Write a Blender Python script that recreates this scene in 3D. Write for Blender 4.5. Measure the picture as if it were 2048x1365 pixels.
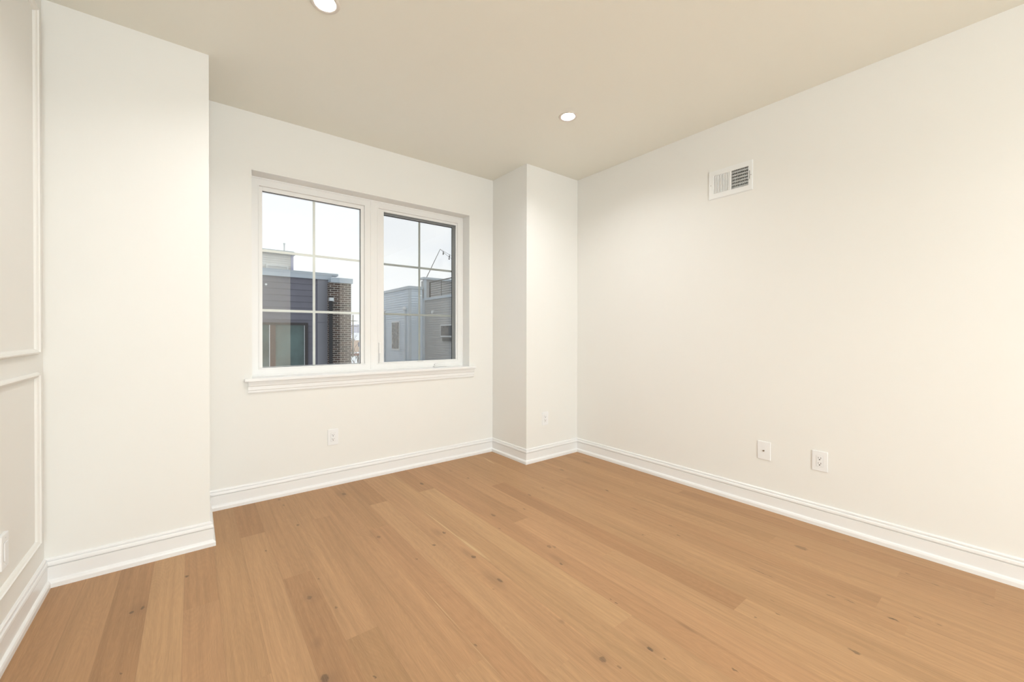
import bpy, bmesh, math, random
from mathutils import Vector, Matrix
random.seed(7)
for o in list(bpy.data.objects): bpy.data.objects.remove(o)
SC = bpy.context.scene
COL = SC.collection

# ------------------------------------------------------------------ camera, sky, exposure
F_PX, YAW, PITCH, ROLL, CAM_H = 807.40, 0.64246, -0.0059, 0.00137, 1.18957
fw = Vector((math.sin(YAW)*math.cos(PITCH), math.cos(YAW)*math.cos(PITCH), math.sin(PITCH)))
rt = Vector((math.cos(YAW), -math.sin(YAW), 0)); up = rt.cross(fw)
rt2 = rt*math.cos(ROLL) + up*math.sin(ROLL); up2 = -rt*math.sin(ROLL) + up*math.cos(ROLL)
cd = bpy.data.cameras.new('camera'); cam = bpy.data.objects.new('camera', cd); COL.objects.link(cam)
M = Matrix((rt2, up2, -fw)).transposed().to_4x4(); M.translation = (0, 0, CAM_H); cam.matrix_world = M
cd.sensor_width = 36; cd.lens = F_PX/2048*36
cd.shift_x = (1024-989.142)/2048; cd.shift_y = -(682.5-672.525)/2048
cd.clip_start = .02; cd.clip_end = 500
SC.camera = cam

world = bpy.data.worlds.new('overcast'); SC.world = world; world.use_nodes = True
wn = world.node_tree.nodes; wl = world.node_tree.links; wn.clear()
wo = wn.new('ShaderNodeOutputWorld'); bg = wn.new('ShaderNodeBackground')
tc = wn.new('ShaderNodeTexCoord'); mp = wn.new('ShaderNodeMapping'); mp.inputs['Scale'].default_value = (1.2, 1.2, 4)
nz = wn.new('ShaderNodeTexNoise'); nz.inputs['Scale'].default_value = 3.2; nz.inputs['Detail'].default_value = 5
cr = wn.new('ShaderNodeValToRGB')
cr.color_ramp.elements[0].position = .32; cr.color_ramp.elements[0].color = (.87, .90, .95, 1)
cr.color_ramp.elements[1].position = .68; cr.color_ramp.elements[1].color = (.97, .985, 1.0, 1)
wl.new(tc.outputs['Generated'], mp.inputs['Vector']); wl.new(mp.outputs[0], nz.inputs['Vector'])
wl.new(nz.outputs['Fac'], cr.inputs['Fac']); wl.new(cr.outputs[0], bg.inputs['Color']); wl.new(bg.outputs[0], wo.inputs['Surface'])
bg.inputs['Strength'].default_value = 1.2
vs = SC.view_settings
vs.view_transform = 'Standard'; vs.look = 'None'; vs.gamma = 1; vs.use_curve_mapping = False
vs.exposure = 0.03
LAMP = 930.0            # radiance of each downlight lens
# added fill light behind the camera, standing in for unseen rear daylight
rl_ = bpy.data.lights.new('rear_fill_light', 'AREA'); rl_.shape = 'RECTANGLE'; rl_.size = 1.6; rl_.size_y = 2.0; rl_.energy = 160; rl_.color = (.90, .98, 1.0)
ro = bpy.data.objects.new('rear_fill_light', rl_); COL.objects.link(ro); ro.location = (.35, -4.06, 1.35); ro.rotation_euler = (math.pi/2, 0, 0)

# ------------------------------------------------------------------ room dimensions (metres, camera above the origin)
H = 2.74
XL, XR = -0.5573, 3.1234        # left and right wall
YW = 3.2947                     # window wall
XB, YB = 0.0763, 2.7635         # edge and face of the projection on the left
XP, YP = 2.4411, 2.7752         # edge and face of the pier on the right
YK = -4.0                       # back wall
OX0, OX1, OZ0, OZ1 = 0.335, 2.158, 0.850, 2.338   # window opening
YF = YW + .12                   # face of the window frame

# ------------------------------------------------------------------ materials
def mat(name, col, rough=.5, metal=0, spec=.5, bump=None, emit=None, noise=None):
    m = bpy.data.materials.new(name); m.use_nodes = True
    n = m.node_tree.nodes; l = m.node_tree.links; b = n['Principled BSDF']
    b.inputs['Base Color'].default_value = (*col, 1); b.inputs['Roughness'].default_value = rough
    b.inputs['Metallic'].default_value = metal; b.inputs['Specular IOR Level'].default_value = spec
    if emit: b.inputs['Emission Color'].default_value = (*emit[0], 1); b.inputs['Emission Strength'].default_value = emit[1]
    if noise:                      # (scale, amount): mottled colour of the surface itself
        t = n.new('ShaderNodeTexCoord'); x = n.new('ShaderNodeTexNoise'); x.inputs['Scale'].default_value = noise[0]; x.inputs['Detail'].default_value = 4
        r = n.new('ShaderNodeValToRGB'); a = noise[1]
        r.color_ramp.elements[0].color = (*[c*(1-a) for c in col], 1); r.color_ramp.elements[1].color = (*[min(1, c*(1+a)) for c in col], 1)
        r.color_ramp.elements[0].position = .3; r.color_ramp.elements[1].position = .7
        l.new(t.outputs['Object'], x.inputs['Vector']); l.new(x.outputs['Fac'], r.inputs['Fac']); l.new(r.outputs[0], b.inputs['Base Color'])
    if bump:                       # (scale, strength, distance)
        t = n.new('ShaderNodeTexCoord'); x = n.new('ShaderNodeTexNoise'); x.inputs['Scale'].default_value = bump[0]; x.inputs['Detail'].default_value = 3
        u = n.new('ShaderNodeBump'); u.inputs['Strength'].default_value = bump[1]; u.inputs['Distance'].default_value = bump[2]
        l.new(t.outputs['Object'], x.inputs['Vector']); l.new(x.outputs['Fac'], u.inputs['Height']); l.new(u.outputs[0], b.inputs['Normal'])
    return m
WALL = (.865, .858, .825)
M_wall = mat('cream_wall_paint', WALL, .55, spec=.25, bump=(220, .06, .001))
M_ceil = mat('ceiling_paint', (.90, .895, .82), .8, spec=.1, bump=(150, .05, .001))
M_trim = mat('white_trim_paint', (.88, .88, .875), .32, spec=.45)
M_vinyl = mat('white_window_vinyl', (.87, .865, .85), .35)
M_plate = mat('white_plastic', (.88, .885, .89), .35)
M_dark = mat('dark_slot', (.03, .03, .03), .6)
M_slotg = mat('shaded_slot', (.09, .085, .08), .6)
M_slotl = mat('pale_recess', (.50, .49, .47), .5)
M_brass = mat('connector_metal', (.35, .30, .24), .3, metal=1)
M_grey = mat('grey_window_exterior', (.33, .345, .34), .5)
M_gasket = mat('dark_gasket', (.03, .033, .036), .5)
M_grille = mat('white_grille_bar', (.80, .82, .79), .4)
M_grille_backlit = mat('backlit_grille_bar', (.42, .45, .43), .4)  # casement bars: white grille greyed in the colour to imitate backlit shade
M_metalw = mat('white_enamelled_metal', (.88, .89, .885), .35)
M_duct = mat('galvanised_duct', (.42, .43, .42), .6)
M_hall = mat('unlit_hall_shade', (.045, .042, .04), .7)  # near-black colour stands in for the darkness of an unlit hall
M_trimring = mat('warm_white_lamp_trim', (.78, .735, .67), .5)
M_lens = mat('lit_lamp_lens', (1, 1, 1), .5, emit=((1, .985, .97), LAMP))
M_steel = mat('steel', (.6, .6, .6), .3, metal=1)

def glass_mat(name, tint, F0=.045):
    m = bpy.data.materials.new(name); m.use_nodes = True; n = m.node_tree.nodes; l = m.node_tree.links; n.clear()
    out = n.new('ShaderNodeOutputMaterial'); mix = n.new('ShaderNodeMixShader'); tr = n.new('ShaderNodeBsdfTransparent'); gl = n.new('ShaderNodeBsdfGlossy')
    tr.inputs['Color'].default_value = (*tint, 1); gl.inputs['Roughness'].default_value = 0.0; gl.inputs['Color'].default_value = (1, 1, 1, 1)
    g = n.new('ShaderNodeNewGeometry'); d = n.new('ShaderNodeVectorMath'); d.operation = 'DOT_PRODUCT'
    l.new(g.outputs['Normal'], d.inputs[0]); l.new(g.outputs['Incoming'], d.inputs[1])
    def mth(op, a, b=None):
        x = n.new('ShaderNodeMath'); x.operation = op
        for i, v in enumerate((a, b)):
            if v is None: continue
            if isinstance(v, (int, float)): x.inputs[i].default_value = v
            else: l.new(v, x.inputs[i])
        return x.outputs[0]
    a = mth('ABSOLUTE', d.outputs['Value']); a = mth('SUBTRACT', 1.0, a); a = mth('POWER', a, 5.0); a = mth('MULTIPLY', a, 1-F0); a = mth('ADD', a, F0)
    l.new(a, mix.inputs[0]); l.new(tr.outputs[0], mix.inputs[1]); l.new(gl.outputs[0], mix.inputs[2]); l.new(mix.outputs[0], out.inputs['Surface'])
    return m
M_glass = glass_mat('window_glass', (.992, .997, .995))
def screen_mat():
    m = bpy.data.materials.new('insect_screen_mesh'); m.use_nodes = True; n = m.node_tree.nodes; l = m.node_tree.links; n.clear()
    out = n.new('ShaderNodeOutputMaterial'); mix = n.new('ShaderNodeMixShader'); tr = n.new('ShaderNodeBsdfTransparent'); df = n.new('ShaderNodeBsdfDiffuse')
    df.inputs['Color'].default_value = (.10, .11, .12, 1); mix.inputs[0].default_value = .11
    l.new(tr.outputs[0], mix.inputs[1]); l.new(df.outputs[0], mix.inputs[2]); l.new(mix.outputs[0], out.inputs['Surface'])
    return m
M_screen = screen_mat()

# ------------------------------------------------------------------ mesh helpers
def box(bm, x0, x1, y0, y1, z0, z1, bev=0):
    vs_ = [bm.verts.new((x, y, z)) for x in (x0, x1) for y in (y0, y1) for z in (z0, z1)]
    fs = [bm.faces.new([vs_[i] for i in q]) for q in ((0, 1, 3, 2), (4, 6, 7, 5), (0, 4, 5, 1), (2, 3, 7, 6), (0, 2, 6, 4), (1, 5, 7, 3))]
    if bev:
        es = list({e for f in fs for e in f.edges})
        bmesh.ops.bevel(bm, geom=es, offset=bev, segments=2, affect='EDGES', profile=.5)
def cyl(bm, p, r, h, axis='z', n=24, r2=None, cap=True):
    r2 = r if r2 is None else r2
    ax = {'x': (Vector((0, 1, 0)), Vector((0, 0, 1)), Vector((1, 0, 0))), 'y': (Vector((0, 0, 1)), Vector((1, 0, 0)), Vector((0, 1, 0))), 'z': (Vector((1, 0, 0)), Vector((0, 1, 0)), Vector((0, 0, 1)))}[axis]
    p = Vector(p); a = []; b = []
    for i in range(n):
        t = 2*math.pi*i/n; d = ax[0]*math.cos(t) + ax[1]*math.sin(t)
        a.append(bm.verts.new(p + d*r)); b.append(bm.verts.new(p + d*r2 + ax[2]*h))
    for i in range(n):
        j = (i+1) % n; bm.faces.new((a[i], a[j], b[j], b[i]))
    if cap: bm.faces.new(a[::-1]); bm.faces.new(b)
def tube(bm, p, q, r, n=8, r2=None):
    p, q = Vector(p), Vector(q); d = (q-p).normalized(); s = d.orthogonal().normalized(); t = d.cross(s); r2 = r if r2 is None else r2
    a = []; b = []
    for i in range(n):
        u = 2*math.pi*i/n; k = s*math.cos(u)+t*math.sin(u)
        a.append(bm.verts.new(p+k*r)); b.append(bm.verts.new(q+k*r2))
    for i in range(n):
        j = (i+1) % n; bm.faces.new((a[i], a[j], b[j], b[i]))
    bm.faces.new(a[::-1]); bm.faces.new(b)
def lathe(bm, c, prof, n=40):        # prof: (radius, z) around the vertical axis
    rings = [[bm.verts.new((c[0]+r*math.cos(2*math.pi*i/n), c[1]+r*math.sin(2*math.pi*i/n), c[2]+z)) for i in range(n)] for r, z in prof]
    for a, b in zip(rings, rings[1:]):
        for i in range(n):
            j = (i+1) % n; bm.faces.new((a[i], a[j], b[j], b[i]))
def obj(name, bm, m, parent=None, smooth=False):
    bmesh.ops.recalc_face_normals(bm, faces=bm.faces)
    me = bpy.data.meshes.new(name); bm.to_mesh(me); bm.free(); o = bpy.data.objects.new(name, me); COL.objects.link(o)
    me.materials.append(m)
    if smooth:
        for f in me.polygons: f.use_smooth = True
    if parent: o.parent = parent; o.matrix_parent_inverse = Matrix.Translation(-parent.location) if parent.type == 'EMPTY' and parent.parent is None else Matrix()
    return o
def B(): return bmesh.new()
def struct(name, bm, m, smooth=False):
    o = obj(name, bm, m, smooth=smooth); o['kind'] = 'structure'; return o
def tag(o, label, cat, group=None):
    o['label'] = label; o['category'] = cat
    if group: o['group'] = group
    return o
def thing(name, loc, label, cat, group=None):
    o = bpy.data.objects.new(name, None); COL.objects.link(o); o.location = loc; o.empty_display_size = .05
    return tag(o, label, cat, group)
def sthing(name, loc):
    o = bpy.data.objects.new(name, None); COL.objects.link(o); o.location = loc; o.empty_display_size = .05; o['kind'] = 'structure'; return o

# ------------------------------------------------------------------ floor: 5 inch oak planks, each plank a quad with its own tone
SEAM0, PW = -0.287, .1265
JOINTS = {-3: [.4], -2: [.9], -1: [1.1], 0: [.7], 1: [1.3], 2: [2.174, .2], 3: [1.592, -.1], 4: [2.75, 1.0], 5: [2.165, .35], 6: [1.59, -.2], 7: [2.75, .9], 8: [1.2, -.8], 9: [2.4, .1], 10: [2.745, 1.01],
          11: [.3], 12: [.55], 13: [2.755, 1.011], 14: [.1], 15: [1.953, -.1], 16: [1.375], 17: [2.53, .768], 18: [.05], 19: [1.366, -.2], 20: [2.2, .3],
          21: [.406, 2.3], 22: [1.75, .0], 23: [.9], 24: [.396, 1.9], 25: [1.59, .1], 26: [.9]}
# tones per plank from the window end towards the camera: (lightness -1..1, redness -1..1)
TONES = {-2: [(-.25, .3)], -1: [(-.15, .15)], 0: [(-.55, .1)], 1: [(.25, -.15)], 2: [(-.35, .15), (-.05, .35)], 3: [(-.05, -.1), (.1, 0)], 4: [(-.55, .1), (.12, 0), (.2, 0)], 5: [(-.1, .1), (-.5, .2), (0, 0)],
         6: [(0, .1), (-.45, -.2), (0, 0)], 7: [(0, .15), (-.15, .15), (.1, 0)], 8: [(-.1, .3), (.1, .1), (0, 0)], 9: [(-.3, 0), (-.25, .5), (.3, -.2)], 10: [(-.5, 0), (.25, .1), (.2, 0)],
         11: [(.05, .25), (.3, .1)], 12: [(.0, -.2), (.2, 0)], 13: [(-.45, .2), (.35, -.25), (.1, .1)], 14: [(-.25, .5), (.1, 0)], 15: [(-.35, .2), (.15, .55), (.1, 0)], 16: [(-.05, .3), (.15, .1)], 17: [(-.1, 0), (-.6, .35), (.3, 0)],
         18: [(-.1, -.1), (.1, .1)], 19: [(0, 0), (.1, 0), (0, 0)], 20: [(-.15, 0), (-.1, .1), (.1, .1)], 21: [(0, .1), (-.3, .15), (.05, .1)], 22: [(-.1, 0), (.05, 0), (0, .1)], 23: [(-.25, -.1), (.0, .2)],
         24: [(-.05, 0), (.0, 0), (-.1, .2)], 25: [(-.15, .05), (-.35, .2), (-.1, 0)], 26: [(-.1, .2), (0, .1)]}
def build_floor():
    bm = B(); lay = bm.loops.layers.float_color.new('plank')
    uvl = bm.loops.layers.uv.new('across')
    k = -3
    while SEAM0+PW*k < XR+.1:
        x0, x1 = SEAM0+PW*k, SEAM0+PW*(k+1)
        ys = sorted(JOINTS.get(k, [random.uniform(1.2, 2.4)]), reverse=True)
        ed = [YW+.1]+ys
        y = ys[-1]-random.uniform(1.1, 1.9)
        while y > YK-3.2: ed.append(y); y -= random.uniform(1.0, 1.9)
        ed.append(YK-3.2)
        tn = TONES.get(k, [])
        for i, (a, b) in enumerate(zip(ed, ed[1:])):
            t = tn[i] if i < len(tn) else (random.uniform(-.35, .35), random.uniform(-.2, .4))
            sd = random.random()
            v = [bm.verts.new(p) for p in ((x0, b, 0), (x1, b, 0), (x1, a, 0), (x0, a, 0))]
            f = bm.faces.new(v); L = a-b
            for lp, uv in zip(f.loops, ((0, 0), (1, 0), (1, L), (0, L))):
                lp[lay] = (t[0]*.5+.5, t[1]*.5+.5, sd, 1); lp[uvl].uv = uv
        k += 1
    v = [bm.verts.new(p) for p in ((-1.2, YK-3.2, -.05), (XR+.2, YK-3.2, -.05), (XR+.2, YW+.1, -.05), (-1.2, YW+.1, -.05))]
    bm.faces.new(v[::-1])
    me = bpy.data.meshes.new('floor'); bm.to_mesh(me); bm.free()
    o = bpy.data.objects.new('floor', me); COL.objects.link(o); o['kind'] = 'structure'
    return o
# knots: x, y, half width across, half length along, darkness
KNOTS = [(-.209, 2.295, .010, .012, .75), (-.175, 2.307, .008, .014, .8), (-.19, 2.31, .03, .05, .28), (-.202, 1.904, .004, .007, .7), (-.025, 2.475, .010, .014, .75),
         (.419, 1.945, .012, .018, .6), (.43, 1.95, .04, .06, .22), (.363, 1.458, .016, .022, .8), (.375, 1.44, .035, .04, .3), (.485, 2.071, .005, .008, .7), (.501, 1.36, .004, .010, .85), (.497, 1.809, .006, .008, .5), (.38, 1.645, .02, .03, .3),
         (1.182, 1.534, .011, .022, .8), (1.165, 1.56, .03, .09, .28), (1.119, 1.500, .005, .007, .55), (.863, 1.271, .004, .010, .6), (1.219, 1.163, .010, .014, .35),
         (1.378, .860, .009, .017, 1.0), (1.385, .87, .022, .05, .3), (1.196, .936, .014, .016, .65), (1.20, .95, .03, .04, .25), (1.216, .880, .008, .010, .55), (1.380, .802, .004, .008, .7), (1.495, 1.100, .004, .010, .8), (1.496, 1.129, .004, .008, .7),
         (1.599, .837, .012, .045, .38), (1.533, .628, .005, .012, .75), (1.887, .694, .004, .007, .7),
         (2.338, .346, .008, .022, .9), (1.982, .397, .010, .018, .75), (2.318, .549, .005, .018, .8), (2.338, .483, .004, .02, .6), (1.986, .646, .004, .014, .8), (1.888, .693, .003, .007, .7), (2.067, .691, .004, .01, .5),
         (2.838, .370, .006, .012, .6), (2.820, .274, .005, .014, .6), (2.800, .116, .005, .022, .6), (2.433, .286, .004, .016, .7), (2.441, .227, .005, .012, .5),
         (.895, 3.055, .016, .03, .6), (.88, 3.07, .03, .08, .3), (.502, 3.104, .009, .02, .5), (.494, 3.227, .012, .02, .5), (.520, 2.731, .009, .02, .75), (.319, 2.510, .006, .012, .7), (.868, 2.287, .012, .018, .55), (.85, 2.33, .02, .07, .22),
         (1.450, 2.899, .013, .03, .75), (1.813, 2.784, .010, .02, .55), (1.986, 2.224, .008, .018, .75), (1.797, 2.065, .006, .015, .75), (1.574, 2.117, .012, .025, .55), (1.200, 2.104, .010, .020, .75), (1.17, 2.13, .025, .05, .3),
         (1.084, 2.013, .009, .014, .95), (1.195, 1.783, .013, .018, .75), (1.19, 1.83, .02, .07, .3), (.943, 1.945, .007, .012, .5), (1.784, 3.018, .008, .02, .5), (1.496, 1.95, .006, .015, .6), (1.740, 2.11, .02, .05, .2),
         (2.579, 2.463, .014, .03, .5), (2.911, 2.466, .014, .05, .4), (2.515, 1.934, .009, .018, .85), (2.401, 1.616, .009, .025, .35), (2.369, 1.344, .006, .014, .75), (2.129, 1.380, .005, .010, .65), (2.294, 1.251, .006, .014, .65), (2.160, 2.261, .008, .02, .45),
         (1.592, 1.618, .014, .02, .5), (1.612, 1.597, .010, .015, .45), (1.520, 1.456, .007, .014, .75), (1.54, 1.5, .02, .06, .25), (3.002, 2.136, .008, .04, .35),
         (2.709, .770, .022, .035, .55), (2.70, .755, .008, .014, .6), (3.009, .641, .006, .02, .45), (2.377, .781, .003, .10, .45), (2.266, .81, .004, .07, .6), (2.317, .548, .005, .016, .6)]
# light streaks of sapwood: x0, y0, x1, y1, half width
STREAKS = [(1.236, 2.55, 1.238, 1.75, .006), (1.238, 2.08, 1.244, 1.66, .016), (.858, 1.76, .860, 1.30, .0028), (.853, 1.4, .853, 1.07, .0022), (2.3745, .85, 2.3725, .62, .0022), (2.237, 3.2, 2.20, 2.9, .010)]
def floor_mat():
    m = bpy.data.materials.new('oak_planks'); m.use_nodes = True; nt = m.node_tree; n = nt.nodes; l = nt.links; b = n['Principled BSDF']
    def node(t, **kw):
        x = n.new(t)
        for k_, v_ in kw.items(): setattr(x, k_, v_)
        return x
    def mth(op, a, b_=None, c=None, clamp=False):
        x = n.new('ShaderNodeMath'); x.operation = op; x.use_clamp = clamp
        for i, v in enumerate((a, b_, c)):
            if v is None: continue
            if isinstance(v, (int, float)): x.inputs[i].default_value = v
            else: l.new(v, x.inputs[i])
        return x.outputs[0]
    def mixc(fac, a, c, mode='MIX'):
        x = n.new('ShaderNodeMix'); x.data_type = 'RGBA'; x.blend_type = mode
        for s, v in ((x.inputs[0], fac), (x.inputs[6], a), (x.inputs[7], c)):
            if isinstance(v, (int, float)): s.default_value = v
            elif isinstance(v, tuple): s.default_value = (*v, 1)
            else: l.new(v, s)
        return x.outputs[2]
    geo = node('ShaderNodeNewGeometry'); pos = geo.outputs['Position']
    sp = node('ShaderNodeSeparateXYZ'); l.new(pos, sp.inputs[0]); X, Y = sp.outputs[0], sp.outputs[1]
    at = node('ShaderNodeAttribute', attribute_name='plank'); sc_ = node('ShaderNodeSeparateColor'); l.new(at.outputs['Color'], sc_.inputs[0])
    tone, red, seed = sc_.outputs[0], sc_.outputs[1], sc_.outputs[2]
    uv = node('ShaderNodeUVMap', uv_map='across'); su = node('ShaderNodeSeparateXYZ'); l.new(uv.outputs[0], su.inputs[0]); U = su.outputs[0]
    def nvec(sx, sy, off=53.):
        c = node('ShaderNodeCombineXYZ'); l.new(mth('MULTIPLY', X, sx), c.inputs[0]); l.new(mth('MULTIPLY', Y, sy), c.inputs[1]); l.new(mth('MULTIPLY', seed, off), c.inputs[2]); return c.outputs[0]
    def noise(v, scale=1, det=4, rough=.55, dist=0):
        x = node('ShaderNodeTexNoise'); x.inputs['Scale'].default_value = scale; x.inputs['Detail'].default_value = det; x.inputs['Roughness'].default_value = rough; x.inputs['Distortion'].default_value = dist
        l.new(v, x.inputs['Vector']); return x.outputs['Fac']
    broad = noise(nvec(9, .8), 1, 3)
    streak = noise(nvec(60, 1.6, 31), 1, 5, .6)
    fine = noise(nvec(420, 14, 17), 1, 4, .65)
    pores = noise(nvec(700, 22, 11), 1, 2, .5)
    # cathedral figure: rings of a slowly varying field
    fld = noise(nvec(6.5, .95, 71), 1, 1, .4, .15)
    fld2 = mth('ADD', mth('MULTIPLY', fld, 46), mth('MULTIPLY', fine, .5))
    ring = mth('SINE', mth('MULTIPLY', fld2, 6.283)); ring = mth('MULTIPLY_ADD', ring, .5, .5)
    base = mixc(mth('MULTIPLY_ADD', tone, 1.0, 0.0), (.320, .170, .080), (.570, .350, .184))
    base = mixc(mth('MULTIPLY', mth('SUBTRACT', red, .5, clamp=True), .9), base, (.52, .275, .145))
    base = mixc(mth('MULTIPLY', mth('SUBTRACT', .5, red, clamp=True), .8), base, (.49, .335, .16))
    def lum(c, fac, lo, hi):          # scale colour by a factor between lo and hi
        k_ = mth('MULTIPLY_ADD', fac, hi-lo, lo); cc = node('ShaderNodeCombineXYZ')
        for i in range(3): l.new(k_, cc.inputs[i])
        x = node('ShaderNodeVectorMath', operation='MULTIPLY'); l.new(c, x.inputs[0]); l.new(cc.outputs[0], x.inputs[1]); return x.outputs[0]
    base = lum(base, broad, .86, 1.15); base = lum(base, streak, .74, 1.26); base = lum(base, fine, .80, 1.18); base = lum(base, ring, .978, 1.02)
    pr = node('ShaderNodeMapRange'); l.new(pores, pr.inputs[0]); pr.inputs[1].default_value = .60; pr.inputs[2].default_value = .72; pr.inputs[3].default_value = 0; pr.inputs[4].default_value = .22
    base = mixc(pr.outputs[0], base, (.60, .42, .235))
    # knots
    wob = node('ShaderNodeTexNoise'); wob.inputs['Scale'].default_value = 60; wob.inputs['Detail'].default_value = 2; l.new(pos, wob.inputs['Vector'])
    wsep = node('ShaderNodeSeparateColor'); l.new(wob.outputs['Color'], wsep.inputs[0])
    wx = mth('MULTIPLY_ADD', wsep.outputs[0], .016, -.008); wy = mth('MULTIPLY_ADD', wsep.outputs[1], .022, -.011)
    XW, YW_ = mth('ADD', X, wx), mth('ADD', Y, wy)
    inner = mth('MULTIPLY_ADD', fine, 1.6, -.05)
    acc = None; hal = None
    for (kx, ky, rx, ry, dk) in KNOTS:
        soft = dk < .4
        if not soft: rx *= .8; ry *= .85
        xx, yy = (X, Y) if soft else (XW, YW_)
        dx = mth('MULTIPLY_ADD', xx, 1/rx, -kx/rx); dy = mth('MULTIPLY_ADD', yy, 1/ry, -ky/ry)
        d2 = mth('ADD', mth('MULTIPLY', dx, dx), mth('MULTIPLY', dy, dy))
        if soft:
            v = mth('SUBTRACT', 1.0, mth('MULTIPLY', d2, .4), clamp=True); v = mth('MULTIPLY', mth('MULTIPLY', v, v), dk*1.1)
            hal = v if hal is None else mth('MAXIMUM', hal, v)
        else:
            v = mth('MULTIPLY', mth('SUBTRACT', 1.5, d2, clamp=True), dk*1.15)
            acc = v if acc is None else mth('MAXIMUM', acc, v)
    base = mixc(hal, base, (.20, .115, .065))
    acc = mth('MULTIPLY', acc, inner)
    base = mixc(mth('MULTIPLY', acc, .82, clamp=True), base, (.06, .045, .03))
    sacc = None
    for (ax, ay, bx_, by_, hw) in STREAKS:
        t_ = mth('MULTIPLY_ADD', Y, 1/(by_-ay), -ay/(by_-ay))
        cx = mth('MULTIPLY_ADD', t_, bx_-ax, ax)
        taper = mth('MULTIPLY', mth('MULTIPLY', t_, mth('SUBTRACT', 1.0, t_)), 4.0, clamp=True)
        v = mth('SUBTRACT', taper, mth('MULTIPLY', mth('ABSOLUTE', mth('SUBTRACT', X, cx)), 1/hw), clamp=True)
        sacc = v if sacc is None else mth('MAXIMUM', sacc, v)
    base = mixc(mth('MULTIPLY', sacc, .70, clamp=True), base, (.66, .46, .25))
    # bevelled seams between planks
    e = mth('MINIMUM', U, mth('SUBTRACT', 1.0, U)); seam = mth('LESS_THAN', e, .006)
    base = mixc(mth('MULTIPLY', seam, .38), base, (.27, .15, .08))
    l.new(base, b.inputs['Base Color'])
    b.inputs['Roughness'].default_value = .52; b.inputs['Specular IOR Level'].default_value = .32
    bp = node('ShaderNodeBump'); bp.inputs['Strength'].default_value = .12; bp.inputs['Distance'].default_value = .0006
    l.new(mth('SUBTRACT', fine, mth('MULTIPLY', seam, 1.5)), bp.inputs['Height']); l.new(bp.outputs[0], b.inputs['Normal'])
    return m
fl = build_floor(); fl.data.materials.append(floor_mat())

# ------------------------------------------------------------------ ceiling with round cut-outs for the downlights
LX = [.502, 2.149]; LY = [2.0, -1.0]
HOLE_R = .0575
def build_ceiling():
    bm = B(); s = .12; n = 48
    xs = [-1.2]; ys = [YK-3.2]
    for x in LX: xs += [x-s, x+s]
    for y in sorted(LY): ys += [y-s, y+s]
    xs.append(XR+.2); ys.append(YW+.3)
    for i in range(len(xs)-1):
        for j in range(len(ys)-1):
            x0, x1, y0, y1 = xs[i], xs[i+1], ys[j], ys[j+1]
            if i % 2 == 1 and j % 2 == 1:
                cx, cy = (x0+x1)/2, (y0+y1)/2; a = []; b = []
                for k in range(n):
                    t = 2*math.pi*k/n; c, s_ = math.cos(t), math.sin(t); q = s/max(abs(c), abs(s_))
                    a.append(bm.verts.new((cx+c*HOLE_R, cy+s_*HOLE_R, H))); b.append(bm.verts.new((cx+c*q, cy+s_*q, H)))
                for k in range(n): bm.faces.new((a[k], b[k], b[(k+1) % n], a[(k+1) % n]))
            else: bm.faces.new([bm.verts.new(p) for p in ((x0, y0, H), (x0, y1, H), (x1, y1, H), (x1, y0, H))])
    # slab above, well clear of the lamp housings
    for z in (H+.2,):
        bm.faces.new([bm.verts.new(p) for p in ((-1.2, YK-3.2, z), (XR+.2, YK-3.2, z), (XR+.2, YW+.3, z), (-1.2, YW+.3, z))])
    me = bpy.data.meshes.new('ceiling'); bmesh.ops.recalc_face_normals(bm, faces=bm.faces); bm.to_mesh(me); bm.free(); o = bpy.data.objects.new('ceiling', me); COL.objects.link(o)
    me.materials.append(M_ceil); o['kind'] = 'structure'
build_ceiling()

# ------------------------------------------------------------------ walls
T = .12
bm = B(); box(bm, XL-T, XL, YK, YW+.2, 0, H); struct('wall_left', bm, M_wall)
bm = B(); box(bm, XL, XB, YB, YW+.2, 0, H); struct('wall_front_left', bm, M_wall)
bm = B(); box(bm, XP, XR, YP, YW+.2, 0, H); struct('wall_front_right', bm, M_wall)
bm = B()                                     # window wall, four pieces around the opening
box(bm, XB, OX0, YW, YW+.2, 0, H); box(bm, OX1, XP, YW, YW+.2, 0, H); box(bm, OX0, OX1, YW, YW+.2, 0, OZ0); box(bm, OX0, OX1, YW, YW+.2, OZ1, H)
struct('wall_front', bm, M_wall)
VY0, VY1, VZ0, VZ1 = 1.201, 1.443, 2.230, 2.370   # duct opening behind the register
bm = B()
box(bm, XR, XR+T, YK, VY0, 0, H); box(bm, XR, XR+T, VY1, YW+.2, 0, H); box(bm, XR, XR+T, VY0, VY1, 0, VZ0); box(bm, XR, XR+T, VY0, VY1, VZ1, H)
struct('wall_right', bm, M_wall)
bm = B()                                     # back wall with an opening to the unlit hall
WX0, WX1, WZ0, WZ1 = -.45, 1.15, .35, 2.35
box(bm, XL-T, WX0, YK-T, YK, 0, H); box(bm, WX1, 1.92, YK-T, YK, 0, H); box(bm, WX0, WX1, YK-T, YK, 0, WZ0); box(bm, WX0, WX1, YK-T, YK, WZ1, H); box(bm, XR, XR+T, YK-T, YK, 0, H)
struct('wall_back', bm, M_wall)
bm = B()
box(bm, 1.72, 1.82, YK-3.0, YK-T, 0, H); box(bm, 3.15, 3.25, YK-3.0, YK-T, 0, H); box(bm, 1.72, 3.25, YK-3.1, YK-3.0, 0, H)
struct('wall_hall', bm, M_hall)

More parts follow.
